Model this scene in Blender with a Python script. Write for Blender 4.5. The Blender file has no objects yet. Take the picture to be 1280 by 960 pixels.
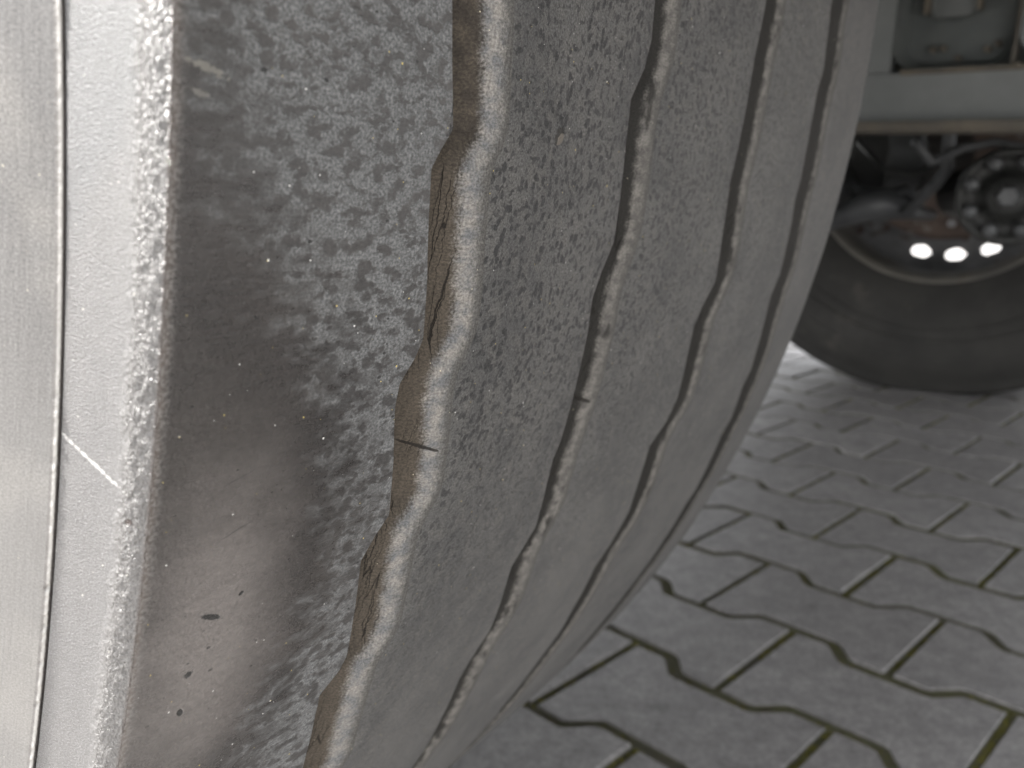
import bpy, bmesh, math, random
import numpy as np
from mathutils import Vector, Matrix, noise as mnoise
random.seed(7); np.random.seed(7)
R_ = math.radians
S = bpy.context.scene
COL = S.collection

# ------------------------------------------------------------------ camera
FPX, HY, ROLL = 1071.5, 247.4, 0.0064
PITCH = math.atan((480 - HY) / FPX)
CAMZ = 0.40
cam = bpy.data.cameras.new('camera')
co = bpy.data.objects.new('camera', cam); COL.objects.link(co)
cam.sensor_width = 36; cam.lens = FPX / 1280 * 36
cam.clip_start = 0.005; cam.clip_end = 2000
co.location = (0, 0, CAMZ)
co.rotation_euler = (Matrix.Rotation(R_(90) - PITCH, 3, 'X') @ Matrix.Rotation(ROLL, 3, 'Z')).to_euler()
cam.dof.use_dof = True; cam.dof.focus_distance = 0.140; cam.dof.aperture_fstop = 26.0
S.camera = co

# ------------------------------------------------------------------ sky, sun, exposure
SUN_AZ, SUN_EL = 262, 60          # azimuth clockwise from +Y
w = bpy.data.worlds.new('World'); S.world = w; w.use_nodes = True
nt = w.node_tree; nt.nodes.clear()
wo = nt.nodes.new('ShaderNodeOutputWorld'); bg = nt.nodes.new('ShaderNodeBackground')
sky = nt.nodes.new('ShaderNodeTexSky'); sky.sky_type = 'NISHITA'; sky.sun_disc = False
sky.sun_elevation = R_(SUN_EL); sky.sun_rotation = R_(SUN_AZ); sky.dust_density = 4.0; sky.air_density = 1.2
hsv = nt.nodes.new('ShaderNodeHueSaturation'); hsv.inputs['Saturation'].default_value = 0.12
nt.links.new(sky.outputs[0], hsv.inputs['Color']); nt.links.new(hsv.outputs[0], bg.inputs['Color'])
bg.inputs['Strength'].default_value = 0.13
nt.links.new(bg.outputs[0], wo.inputs['Surface'])
sl = bpy.data.lights.new('sun', 'SUN'); so = bpy.data.objects.new('sun', sl); COL.objects.link(so)
sl.energy = 3.2; sl.angle = R_(2); sl.color = (1.0, 0.965, 0.92)
d = Vector((math.sin(R_(SUN_AZ)) * math.cos(R_(SUN_EL)), math.cos(R_(SUN_AZ)) * math.cos(R_(SUN_EL)), math.sin(R_(SUN_EL))))
so.rotation_euler = d.to_track_quat('Z', 'Y').to_euler(); so.location = d * 20
S.view_settings.view_transform = 'Standard'; S.view_settings.look = 'None'
S.view_settings.exposure = 2.38; S.view_settings.gamma = 1
S.cycles.max_bounces = 8

# ------------------------------------------------------------------ node helpers
class NB:
    """tiny node-graph builder"""
    def __init__(s, name):
        s.m = bpy.data.materials.new(name); s.m.use_nodes = True
        s.t = s.m.node_tree; s.t.nodes.clear()
        s.out = s.t.nodes.new('ShaderNodeOutputMaterial')
        s.b = s.t.nodes.new('ShaderNodeBsdfPrincipled'); s.t.links.new(s.b.outputs[0], s.out.inputs[0])
    def n(s, ty, **kw):
        x = s.t.nodes.new(ty)
        for k, v in kw.items(): setattr(x, k, v)
        return x
    def put(s, v, sock):
        if v is None: return
        if isinstance(v, bpy.types.NodeSocket): s.t.links.new(v, sock)
        elif isinstance(v, (tuple, list)):
            v = tuple(v)
            if len(sock.default_value) == 4 and len(v) == 3: v = v + (1,)
            sock.default_value = v
        else: sock.default_value = v
    def math(s, op, a, b=None, c=None, clamp=False):
        x = s.n('ShaderNodeMath', operation=op, use_clamp=clamp)
        s.put(a, x.inputs[0]); s.put(b, x.inputs[1]); s.put(c, x.inputs[2]); return x.outputs[0]
    def add(s, a, b): return s.math('ADD', a, b)
    def sub(s, a, b): return s.math('SUBTRACT', a, b)
    def mul(s, a, b): return s.math('MULTIPLY', a, b)
    def ss(s, v, lo, hi, o0=0.0, o1=1.0):
        x = s.n('ShaderNodeMapRange', interpolation_type='SMOOTHSTEP')
        s.put(v, x.inputs['Value']); s.put(lo, x.inputs['From Min']); s.put(hi, x.inputs['From Max'])
        s.put(o0, x.inputs['To Min']); s.put(o1, x.inputs['To Max']); return x.outputs[0]
    def mix(s, f, a, b, mode='MIX'):
        x = s.n('ShaderNodeMix', data_type='RGBA', blend_type=mode)
        s.put(f, x.inputs[0]); s.put(a, x.inputs[6]); s.put(b, x.inputs[7]); return x.outputs[2]
    def xyz(s, x, y, z=0.0):
        c = s.n('ShaderNodeCombineXYZ'); s.put(x, c.inputs[0]); s.put(y, c.inputs[1]); s.put(z, c.inputs[2]); return c.outputs[0]
    def vmul(s, v, k):
        x = s.n('ShaderNodeVectorMath', operation='MULTIPLY'); s.put(v, x.inputs[0]); s.put(tuple(k), x.inputs[1]); return x.outputs[0]
    def vadd(s, v, k):
        x = s.n('ShaderNodeVectorMath', operation='ADD'); s.put(v, x.inputs[0]); s.put(k, x.inputs[1]); return x.outputs[0]
    def noise(s, v, sc, det=3.0, rough=0.5, dist=0.0, col=False):
        x = s.n('ShaderNodeTexNoise'); s.put(v, x.inputs['Vector']); s.put(sc, x.inputs['Scale'])
        s.put(det, x.inputs['Detail']); s.put(rough, x.inputs['Roughness']); s.put(dist, x.inputs['Distortion'])
        return x.outputs['Color' if col else 'Fac']
    def voro(s, v, sc, feat='F1', rnd=1.0, out='Distance'):
        x = s.n('ShaderNodeTexVoronoi', feature=feat); s.put(v, x.inputs['Vector']); s.put(sc, x.inputs['Scale'])
        s.put(rnd, x.inputs['Randomness']); return x.outputs[out]
    def specks(s, v, sc, r0, keep, seedcol=0):
        """sparse small dots: 1 inside a dot"""
        x = s.n('ShaderNodeTexVoronoi'); s.put(v, x.inputs['Vector']); s.put(sc, x.inputs['Scale'])
        sp = s.n('ShaderNodeSeparateColor'); s.put(x.outputs['Color'], sp.inputs[0])
        k = s.math('GREATER_THAN', sp.outputs[0], 1 - keep)
        rad = s.math('MULTIPLY_ADD', sp.outputs[1], r0, r0 * 0.4)
        return s.mul(s.math('LESS_THAN', x.outputs['Distance'], rad), k), sp.outputs[2]
    def bump(s, h, strength, dist, prev=None):
        x = s.n('ShaderNodeBump'); s.put(h, x.inputs['Height']); x.inputs['Strength'].default_value = strength
        x.inputs['Distance'].default_value = dist
        if prev is not None: s.put(prev, x.inputs['Normal'])
        return x.outputs[0]
    def spot(s, u, v, cu, cv, ru, rv, ang=0.0, wob=None):
        """soft ellipse at tyre coordinates (cu, cv) in mm"""
        du, dv = s.sub(u, cu), s.sub(v, cv)
        c, sn = math.cos(ang), math.sin(ang)
        p = s.add(s.mul(du, c / ru), s.mul(dv, sn / ru)); q = s.add(s.mul(du, -sn / rv), s.mul(dv, c / rv))
        r = s.math('SQRT', s.add(s.mul(p, p), s.mul(q, q)))
        if wob is not None: r = s.add(r, wob)
        return s.ss(r, 1.15, 0.8)
    def fin(s, col, rough, normal=None, spec=0.5, metal=0.0, coat=None):
        s.put(col, s.b.inputs['Base Color']); s.put(rough, s.b.inputs['Roughness']); s.put(normal, s.b.inputs['Normal'])
        s.put(metal, s.b.inputs['Metallic']); s.put(spec, s.b.inputs['Specular IOR Level']); return s.m

def ts_coords(b):
    a = b.n('ShaderNodeAttribute', attribute_name='ts')
    sp = b.n('ShaderNodeSeparateXYZ'); b.put(a.outputs['Vector'], sp.inputs[0])
    return sp.outputs[0], sp.outputs[1], sp.outputs[2]      # across mm, round mm, mm from the groove edge

# ------------------------------------------------------------------ rubber materials (coordinates in mm on the tyre)
def tread_material():
    b = NB('worn_tread_rubber'); u, v, g = ts_coords(b)
    p = b.xyz(u, v, 0.0)
    big = b.noise(p, 0.035, 3.0, 0.55)
    med = b.noise(p, 0.22, 4.0, 0.6)
    fine = b.noise(p, 2.2, 4.0, 0.65)
    # water-drop like dark spots a millimetre or two across
    wob = b.vadd(p, b.vmul(b.noise(p, 0.9, 2.0, 0.5, col=True), (1.1, 1.1, 0)))
    spot_n = b.noise(wob, 0.62, 2.5, 0.5)
    spot_d = b.ss(spot_n, 0.555, 0.60)
    sp2 = b.ss(b.voro(wob, 0.46), 0.40, 0.27)
    spot_d2 = b.math('MAXIMUM', b.mul(spot_d, 0.8), b.mul(sp2, b.ss(b.noise(p, 0.13, 3.0), 0.34, 0.48)))
    # how strongly spotted: strongest high up, fading low down and towards the inner ribs
    spotty = b.mul(b.ss(v, -230.0, -110.0, 0.25, 1.0), b.ss(u, 400.0, 120.0, 0.6, 1.0))
    base = b.mix(b.ss(big, 0.35, 0.65), (0.076, 0.076, 0.076), (0.104, 0.103, 0.101))
    base = b.mix(b.mul(b.ss(med, 0.4, 0.7), 0.5), base, (0.13, 0.125, 0.117))
    col = b.mix(b.mul(spot_d2, spotty), base, (0.030, 0.030, 0.031))
    # shoulder rib: hazed bloom with dark drops over polished dark rubber
    cr = b.n('ShaderNodeValToRGB'); e = cr.color_ramp.elements
    knots = [(-195, 84), (-186, 85.4), (-170, 91), (-157, 94.7), (-141, 93), (-126, 88.4), (-113, 80.2), (-102, 72.3), (-92, 67), (-82, 62.3), (-72, 60)]
    for i, (sv, ub) in enumerate(knots):
        pos = (sv + 200) / 140; val = (ub - 50) / 60
        el = e[0] if i == 0 else (e[1] if i == 1 else e.new(pos))
        el.position = pos; el.color = (val, val, val, 1)
    b.put(b.ss(v, -200.0, -60.0), cr.inputs[0])
    lin = b.n('ShaderNodeMapRange'); b.put(v, lin.inputs[0]); lin.inputs[1].default_value = -200; lin.inputs[2].default_value = -60
    b.put(lin.outputs[0], cr.inputs[0])
    ub = b.math('MULTIPLY_ADD', cr.outputs[0], 60.0, 50.0)
    du = b.sub(u, ub)
    patch = b.noise(b.vmul(p, (0.8, 1.5, 1)), 0.22, 4.0, 0.62)
    hz = b.ss(b.add(du, b.mul(b.sub(patch, 0.5), 52.0)), -9.0, 13.0)
    hz = b.math('MULTIPLY', hz, b.ss(du, -16.0, -2.0))
    lace = b.noise(b.vmul(wob, (0.75, 1.15, 1)), 0.42, 4.0, 0.6)
    drops = b.ss(lace, 0.49, 0.585)
    drops = b.math('MAXIMUM', drops, b.mul(b.ss(b.voro(wob, 0.36), 0.44, 0.28), b.ss(patch, 0.38, 0.58)))
    hz = b.mul(hz, b.math('SUBTRACT', 1.0, b.mul(drops, 0.82)))
    hz = b.mul(hz, b.ss(b.noise(p, 1.6, 4.0, 0.65), 0.22, 0.55, 0.55, 1.0))
    polished = b.mix(b.ss(b.noise(b.vmul(p, (0.3, 3.0, 1)), 0.5, 4.0, 0.6), 0.4, 0.7), (0.022, 0.020, 0.019), (0.032, 0.028, 0.027))
    polished = b.mix(b.mul(b.ss(b.noise(p, 0.05, 2.0), 0.35, 0.7), 0.6), polished, (0.044, 0.039, 0.036))
    painted_sheen = b.spot(u, v, 73.0, -163.0, 19.0, 30.0, 0.12, b.mul(b.sub(b.noise(p, 0.045, 4.0, 0.6), 0.5), 1.4))
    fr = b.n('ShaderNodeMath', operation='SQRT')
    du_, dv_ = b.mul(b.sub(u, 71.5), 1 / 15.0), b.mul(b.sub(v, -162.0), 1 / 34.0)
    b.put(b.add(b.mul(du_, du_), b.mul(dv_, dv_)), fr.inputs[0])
    painted_sheen = b.mul(b.ss(b.add(fr.outputs[0], b.mul(b.sub(b.noise(p, 0.08, 4.0, 0.6), 0.5), 0.8)), 1.25, 0.1), b.ss(b.noise(b.vmul(p, (0.3, 2.0, 1)), 0.4, 4.0), 0.2, 0.6, 0.8, 1.0))
    polished = b.mix(painted_sheen, polished, (0.155, 0.141, 0.134))  # satin sheen low on the shoulder, painted into the base colour
    bloom = b.mix(fine, (0.105, 0.109, 0.113), (0.185, 0.189, 0.19))
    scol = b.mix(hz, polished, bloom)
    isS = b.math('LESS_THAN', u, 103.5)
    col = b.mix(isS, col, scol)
    # fine grain
    smo = b.mul(isS, b.math('SUBTRACT', 1.0, hz))
    col = b.mix(b.sub(0.85, b.mul(smo, 0.6)), col, b.mix(b.ss(fine, 0.3, 0.72), (0.45, 0.45, 0.45), (1.6, 1.6, 1.6)), 'MULTIPLY')
    col = b.mix(0.6, col, b.mix(b.ss(b.noise(p, 0.9, 5.0, 0.7), 0.35, 0.65), (0.84, 0.84, 0.84), (1.16, 1.16, 1.16)), 'MULTIPLY')
    # tan dust caught just inside the rib edges
    # nicks: tiny dark cuts, elongated round the tyre
    nk, r1 = b.specks(b.vmul(p, (0.75, 1.25, 1)), 0.33, 0.085, 0.5)
    big_nick = b.spot(u, v, 71.0, -157.2, 1.8, 0.46, -0.42, b.mul(b.sub(fine, 0.5), 0.6))
    cut = b.math('MAXIMUM', b.spot(u, v, 68.2, -173.6, 0.5, 0.8, 0.4, b.sub(med, 0.5)), b.spot(u, v, 75.6, -154.9, 0.45, 0.3, 0.6))
    cut = b.math('MAXIMUM', cut, b.spot(u, v, 68.6, -166.5, 0.6, 0.5, 0.2, b.mul(b.sub(fine, 0.5), 2.0)))
    scratch = b.spot(u, v, 73.2, -143.2, 2.4, 0.09, 0.33)
    scratch = b.math('MAXIMUM', scratch, b.spot(u, v, 72.5, -134.6, 2.2, 0.06, 0.28))
    dark = b.math('MAXIMUM', b.mul(nk, 0.8), b.math('MAXIMUM', big_nick, b.math('MAXIMUM', cut, b.mul(scratch, 0.7))))
    col = b.mix(dark, col, (0.012, 0.012, 0.012))
    # thin brown wear line where the rib meets the rounded edge
    col = b.mix(b.ss(b.add(u, b.mul(med, 2.2)), 62.0, 60.4, 0.0, 0.55), col, (0.10, 0.075, 0.06))
    chips, rcc = b.specks(b.vmul(p, (0.8, 1.3, 1)), 0.75, 0.13, 0.22)
    chips = b.mul(chips, b.mul(isS, b.mul(b.ss(v, -122.0, -140.0), b.ss(b.noise(p, 0.12, 2.0), 0.4, 0.55))))
    col = b.mix(b.mul(chips, 0.8), col, (0.015, 0.015, 0.015))
    pw0 = b.mul(b.sub(b.noise(p, 1.3, 5.0, 0.75), 0.5), 5.0)
    col = b.mix(b.mul(b.spot(u, v, 63.6, -83.2, 2.2, 0.42, -0.25, pw0), 0.42), col, (0.30, 0.29, 0.25))
    col = b.mix(b.mul(b.spot(u, v, 62.6, -85.8, 1.3, 0.3, -0.2, pw0), 0.35), col, (0.28, 0.27, 0.24))
    peb_e = b.mul(b.ss(b.add(u, b.mul(b.noise(p, 0.9, 4.0, 0.7), 2.6)), 63.0, 61.2), b.ss(b.noise(p, 1.8, 3.0), 0.42, 0.62))
    col = b.mix(b.mul(peb_e, 0.75), col, (0.17, 0.162, 0.155))
    # pebble dent
    pw = b.mul(b.sub(b.noise(p, 1.2, 3.0), 0.5), 1.4)
    peb = b.spot(u, v, 138.4, -86.1, 1.4, 0.95, 0.5, pw)
    pebr = b.math('MAXIMUM', b.sub(b.spot(u, v, 137.8, -85.5, 1.9, 1.2, 0.5, pw), peb), 0.0)
    col = b.mix(b.mul(peb, 0.7), col, (0.16, 0.14, 0.115)); col = b.mix(b.mul(pebr, 0.9), col, (0.03, 0.028, 0.025))
    # mineral grit: tiny pale and yellowish grains
    gr, rc = b.specks(p, 0.62, 0.06, 0.5)
    gr2, rc2 = b.specks(b.vadd(p, (13.1, 7.7, 0)), 0.30, 0.045, 0.4)
    gcol = b.mix(b.math('GREATER_THAN', rc, 0.6), (0.72, 0.72, 0.70), (0.62, 0.5, 0.16))
    col = b.mix(b.math('MAXIMUM', gr, gr2), col, gcol)
    rough = b.mix(hz, b.mix(isS, (0.68, 0.68, 0.68), (0.26, 0.26, 0.26)), (0.66, 0.66, 0.66))
    rough = b.mix(b.mul(spot_d2, 0.4), rough, (0.45, 0.45, 0.45))
    h = b.mul(b.add(b.mul(b.noise(p, 1.1, 5.0, 0.65), 0.25), b.mul(fine, 0.12)), b.sub(1.0, b.mul(smo, 0.6)))
    h = b.add(h, b.mul(b.noise(b.vmul(p, (0.35, 2.6, 1)), 0.9, 3.0), b.mul(isS, 0.10)))
    h = b.sub(h, b.mul(b.math('MAXIMUM', dark, pebr), 0.5)); h = b.add(h, b.mul(b.math('MAXIMUM', gr, peb), 0.25))
    h = b.add(h, b.mul(b.math('SUBTRACT', 1.0, isS), b.add(b.mul(b.noise(b.vmul(p, (1.0, 1.6, 1)), 0.75, 4.0, 0.6), 0.22), b.mul(spot_d2, -0.12))))
    n = b.bump(h, 0.65, 0.0010)
    b.put(0.05, b.b.inputs['Sheen Weight']); b.put(0.45, b.b.inputs['Sheen Roughness'])
    return b.fin(col, rough, n, b.add(0.32, b.mul(b.mul(isS, b.math('SUBTRACT', 1.0, hz)), 0.45)))

def groove_material():
    b = NB('groove_rubber'); u, v, g = ts_coords(b)
    p = b.xyz(u, v, 0.0)
    med = b.noise(p, 0.35, 4.0, 0.6); fine = b.noise(p, 2.4, 4.0, 0.65)
    first = b.math('LESS_THAN', u, 130.0)
    gw = b.add(g, b.add(b.mul(b.sub(med, 0.5), 2.2), b.mul(b.sub(fine, 0.5), 2.4)))
    st_ = b.n('ShaderNodeMapRange'); b.put(u, st_.inputs[0])
    for k_, x_ in enumerate((185.0, 330.0, 8.6, 10.2)): st_.inputs[k_ + 1].default_value = x_
    st = b.math('MAXIMUM', st_.outputs[0], b.mul(first, 8.8))
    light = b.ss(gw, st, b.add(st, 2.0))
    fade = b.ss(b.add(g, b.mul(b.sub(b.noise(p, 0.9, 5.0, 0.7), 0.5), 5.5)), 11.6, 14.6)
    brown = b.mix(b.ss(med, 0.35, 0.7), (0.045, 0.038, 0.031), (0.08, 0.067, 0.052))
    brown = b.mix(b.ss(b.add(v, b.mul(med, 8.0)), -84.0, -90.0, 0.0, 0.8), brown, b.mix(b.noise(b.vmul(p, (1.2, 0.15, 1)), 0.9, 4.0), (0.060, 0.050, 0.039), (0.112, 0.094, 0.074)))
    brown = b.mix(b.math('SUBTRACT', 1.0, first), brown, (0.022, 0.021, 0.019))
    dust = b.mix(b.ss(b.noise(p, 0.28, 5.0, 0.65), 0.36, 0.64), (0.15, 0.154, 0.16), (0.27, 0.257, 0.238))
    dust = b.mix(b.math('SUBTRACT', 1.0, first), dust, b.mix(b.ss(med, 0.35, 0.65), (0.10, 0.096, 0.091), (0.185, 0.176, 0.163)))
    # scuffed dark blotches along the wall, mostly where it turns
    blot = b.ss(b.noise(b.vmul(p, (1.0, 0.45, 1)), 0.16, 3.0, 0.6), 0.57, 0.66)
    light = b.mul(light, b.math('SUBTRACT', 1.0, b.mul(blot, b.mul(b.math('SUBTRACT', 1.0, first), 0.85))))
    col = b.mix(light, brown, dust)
    # long cracks running round the groove
    cw = b.vadd(b.vmul(p, (1.0, 0.04, 1)), b.vmul(b.noise(p, 0.42, 3.0, 0.6, col=True), (1.3, 0.0, 0)))
    crk = b.ss(b.voro(cw, 0.75, 'DISTANCE_TO_EDGE'), 0.022, 0.006)
    crk = b.mul(crk, b.mul(b.ss(gw, 10.2, 9.2), b.mul(b.ss(v, -84.0, -92.0), b.ss(b.noise(p, 0.07, 2.0), 0.36, 0.5))))
    cc = b.math('MAXIMUM', b.spot(u, v, 112.0, -140.3, 4.6, 0.32, -0.3, b.mul(b.sub(med, 0.5), 1.5)), b.spot(u, v, 183.5, -148.3, 4.5, 0.5, -0.3))
    crk = b.math('MAXIMUM', crk, cc)
    col = b.mix(b.mul(crk, 0.9), col, (0.012, 0.010, 0.008))
    rib = b.mix(med, (0.078, 0.076, 0.073), (0.11, 0.107, 0.10))
    col = b.mix(fade, col, rib)
    col = b.mix(b.ss(g, 0.55, 0.15), col, (0.16, 0.135, 0.10))  # thin highlight on the groove's near edge, painted as a tan line
    col = b.mix(0.8, col, b.mix(b.ss(fine, 0.3, 0.75), (0.5, 0.5, 0.5), (1.5, 1.5, 1.5)), 'MULTIPLY')
    gr, rc = b.specks(p, 0.55, 0.05, 0.3)
    col = b.mix(gr, col, (0.66, 0.6, 0.45))
    h = b.add(b.mul(med, 0.35), b.add(b.mul(fine, 0.22), b.mul(b.noise(b.vmul(p, (1.6, 0.12, 1)), 0.9, 3.0), 0.35)))
    h = b.sub(h, b.mul(crk, 0.35))
    return b.fin(col, 0.75, b.bump(h, 0.8, 0.0012), 0.3)

def edge_material():
    """rounded outer edge: fine skin, then a wrinkled band that glints"""
    b = NB('wrinkled_edge_rubber'); u, v, g = ts_coords(b)
    p = b.xyz(u, v, 0.0)
    fine = b.noise(p, 3.2, 4.0, 0.7); med = b.noise(p, 0.3, 3.0, 0.55)
    band = b.ss(b.add(u, b.mul(b.sub(b.noise(p, 0.28, 3.0), 0.5), 2.2)), 54.6, 56.2)
    wr = b.voro(b.vadd(b.vmul(p, (1.0, 0.55, 1)), b.vmul(b.noise(p, 1.2, 2.0, 0.5, col=True), (0.7, 0.7, 0))), 2.6, 'SMOOTH_F1')
    wr2 = b.noise(b.vmul(p, (1.2, 0.7, 1)), 2.0, 4.0, 0.6, 0.8)
    rough_h = b.mul(b.add(b.mul(wr, 0.55), wr2), band)
    base = b.mix(med, (0.105, 0.102, 0.101), (0.145, 0.141, 0.138))
    base = b.mix(b.ss(b.add(v, b.add(b.mul(u, -1.6), b.mul(med, 14.0))), -176.0, -166.0, 0.0, 0.75), base, b.mix(b.noise(p, 0.8, 4.0, 0.7), (0.07, 0.073, 0.075), (0.14, 0.143, 0.145)))
    grn = b.ss(b.noise(p, 4.5, 3.0, 0.7), 0.50, 0.66)
    base = b.mix(b.mul(grn, 0.55), base, (0.36, 0.36, 0.37))  # sparkle of the smooth skin painted in as pale grains
    base = b.mix(b.mul(b.ss(b.noise(p, 3.6, 3.0, 0.7), 0.52, 0.42), 0.35), base, (0.06, 0.058, 0.057))
    col = b.mix(band, base, b.mix(b.ss(wr2, 0.4, 0.65), (0.135, 0.13, 0.127), (0.205, 0.20, 0.195)))
    col = b.mix(b.ss(u, 58.9, 59.7, 0.0, 0.85), col, (0.085, 0.06, 0.048))
    col = b.mix(0.7, col, b.mix(b.ss(fine, 0.3, 0.75), (0.6, 0.6, 0.6), (1.4, 1.4, 1.4)), 'MULTIPLY')
    scr = b.spot(u, v, 50.6, -132.0, 5.0, 0.22, -0.42, b.add(b.mul(b.sub(b.noise(p, 2.2, 4.0, 0.7), 0.5), 4.5), b.mul(b.sub(b.noise(p, 0.7, 2.0), 0.5), 2.5)))
    col = b.mix(b.mul(scr, 0.6), col, (0.6, 0.59, 0.57))
    gr, rc = b.specks(p, 0.8, 0.06, 0.4)
    col = b.mix(gr, col, (0.7, 0.68, 0.6))
    pit = b.spot(u, v, 57.0, -138.5, 0.5, 0.5); col = b.mix(pit, col, (0.07, 0.05, 0.045))
    h = b.add(rough_h, b.mul(fine, 0.34)); h = b.sub(h, pit)
    h = b.add(h, b.mul(b.noise(p, 7.0, 2.0, 0.6), 0.10))
    col = b.mix(b.ss(u, LIP_U[0] + 1.5, LIP_U[0], 0.0, 0.75), col, (0.085, 0.075, 0.075))  # soft shade beside the flash line, painted into the colour
    rough = b.mix(band, (0.36, 0.36, 0.36), (0.27, 0.27, 0.27))
    return b.fin(col, rough, b.bump(h, 1.0, 0.0010), 0.75)

def sidewall_material():
    b = NB('sidewall_rubber'); u, v, g = ts_coords(b)
    p = b.xyz(u, v, 0.0)
    st = b.noise(b.vmul(p, (2.2, 0.07, 1)), 1.0, 4.0, 0.6); fine = b.noise(p, 3.0, 4.0, 0.7)
    big = b.noise(p, 0.06, 3.0)
    col = b.mix(b.ss(st, 0.3, 0.7), (0.145, 0.141, 0.138), (0.18, 0.176, 0.172))
    col = b.mix(b.ss(big, 0.45, 0.7, 0, 0.6), col, (0.25, 0.24, 0.225))
    col = b.mix(0.9, col, b.mix(b.ss(fine, 0.3, 0.75), (0.55, 0.55, 0.55), (1.5, 1.5, 1.5)), 'MULTIPLY')
    col = b.mix(b.mul(b.ss(v, -100.0, -150.0, 0.0, 0.4), b.ss(v, -330.0, -240.0)), col, (0.27, 0.262, 0.25))
    gr, rc = b.specks(p, 0.7, 0.06, 0.4); col = b.mix(gr, col, (0.6, 0.57, 0.45))
    h = b.add(b.mul(st, 0.15), b.mul(fine, 0.12))
    return b.fin(col, 0.5, b.bump(h, 0.6, 0.0007), 0.5)

def lip_material():
    b = NB('flash_line_rubber'); u, v, g = ts_coords(b)
    p = b.xyz(u, v, 0.0); fine = b.noise(p, 1.2, 3.0, 0.6)
    base = b.mix(fine, (0.26, 0.25, 0.24), (0.42, 0.41, 0.39))  # reflected brightness of the lip painted as a pale tone
    base = b.mix(b.ss(u, LIP_U[1], LIP_U[1] - .25), base, (0.17, 0.162, 0.155))
    base = b.mix(b.ss(u, LIP_U[0] - .15, LIP_U[0] + .1), base, (0.045, 0.04, 0.038))  # shadow inside the notch painted dark
    return b.fin(base, 0.45, b.bump(fine, 0.6, 0.0006), 0.5)

def simple(name, c0, c1, sc=8.0, rough=0.6, metal=0.0, bump=0.3, bd=0.003, spec=0.5, c2=None, th2=(0.58, 0.68)):
    b = NB(name); tc = b.n('ShaderNodeTexCoord'); p = tc.outputs['Object']
    n1 = b.noise(p, sc, 5.0, 0.6); n2 = b.noise(p, sc * 9, 4.0, 0.6)
    col = b.mix(b.ss(n1, 0.3, 0.7), c0, c1)
    if c2 is not None: col = b.mix(b.ss(b.noise(p, sc * 1.7, 5.0, 0.65), *th2), col, c2)
    col = b.mix(0.4, col, b.mix(n2, (0.7, 0.7, 0.7), (1.3, 1.3, 1.3)), 'MULTIPLY')
    return b.fin(col, rough, b.bump(b.add(n1, b.mul(n2, 0.4)), bump, bd), spec, metal)

def _lipu():
    o_ = [(59.6, 0.0), (59.5, .25), (59.2, .8), (58.75, 1.6), (58.2, 2.8), (57.8, 4.2), (57.3, 6.6), (56.6, 9.4), (56.0, 12.0), (55.75, 12.8), (55.72, 13.0),
          (56.1, 13.06), (56.5, 13.12), (56.5, 13.30), (56.0, 13.34), (55.52, 13.34), (55.40, 13.38), (55.32, 13.48), (55.26, 13.65)]
    u_ = [59.6]
    for a_, b_ in zip(o_[:-1], o_[1:]): u_.append(u_[-1] - math.hypot(b_[0] - a_[0], b_[1] - a_[1]))
    return [u_[15], u_[18]]
LIP_U = _lipu(); print('lip', LIP_U)
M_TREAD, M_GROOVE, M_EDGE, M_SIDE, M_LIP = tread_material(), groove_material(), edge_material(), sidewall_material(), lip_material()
M_FAR = simple('dusty_far_rubber', (0.040, 0.039, 0.037), (0.062, 0.060, 0.056), 6, 0.75, spec=0.3, c2=(0.085, 0.08, 0.072))
M_RIM = simple('grey_rim_paint', (0.11, 0.105, 0.096), (0.17, 0.16, 0.14), 10, 0.68, c2=(0.14, 0.105, 0.075))
M_DISC = simple('dull_wheel_steel', (0.13, 0.13, 0.13), (0.24, 0.24, 0.24), 12, 0.55, 0.3, c2=(0.10, 0.075, 0.06))
M_RUST = simple('rusty_brake_iron', (0.07, 0.052, 0.045), (0.12, 0.088, 0.072), 18, 0.8, c2=(0.2, 0.185, 0.17))
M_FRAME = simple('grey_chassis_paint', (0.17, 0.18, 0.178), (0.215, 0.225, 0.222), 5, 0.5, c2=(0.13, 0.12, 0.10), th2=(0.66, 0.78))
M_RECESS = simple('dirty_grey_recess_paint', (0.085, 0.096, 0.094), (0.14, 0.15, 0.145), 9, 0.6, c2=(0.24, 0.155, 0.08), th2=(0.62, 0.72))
M_LIPRUST = simple('rust_edged_flange', (0.10, 0.092, 0.078), (0.16, 0.138, 0.105), 22, 0.7)
M_DARK = simple('oily_black_iron', (0.022, 0.023, 0.022), (0.045, 0.046, 0.044), 10, 0.5)
M_MID = simple('greasy_grey_iron', (0.07, 0.073, 0.076), (0.13, 0.135, 0.14), 14, 0.45, 0.2)
M_BOLT = simple('grey_bolt_steel', (0.16, 0.16, 0.165), (0.26, 0.26, 0.27), 30, 0.4, 0.4)
M_BODY = simple('dark_body_paint', (0.035, 0.038, 0.04), (0.05, 0.053, 0.055), 3, 0.4)
M_LAMP = simple('clear_lamp_lens', (0.5, 0.5, 0.5), (0.65, 0.65, 0.65), 30, 0.1, bump=0.1)

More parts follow.
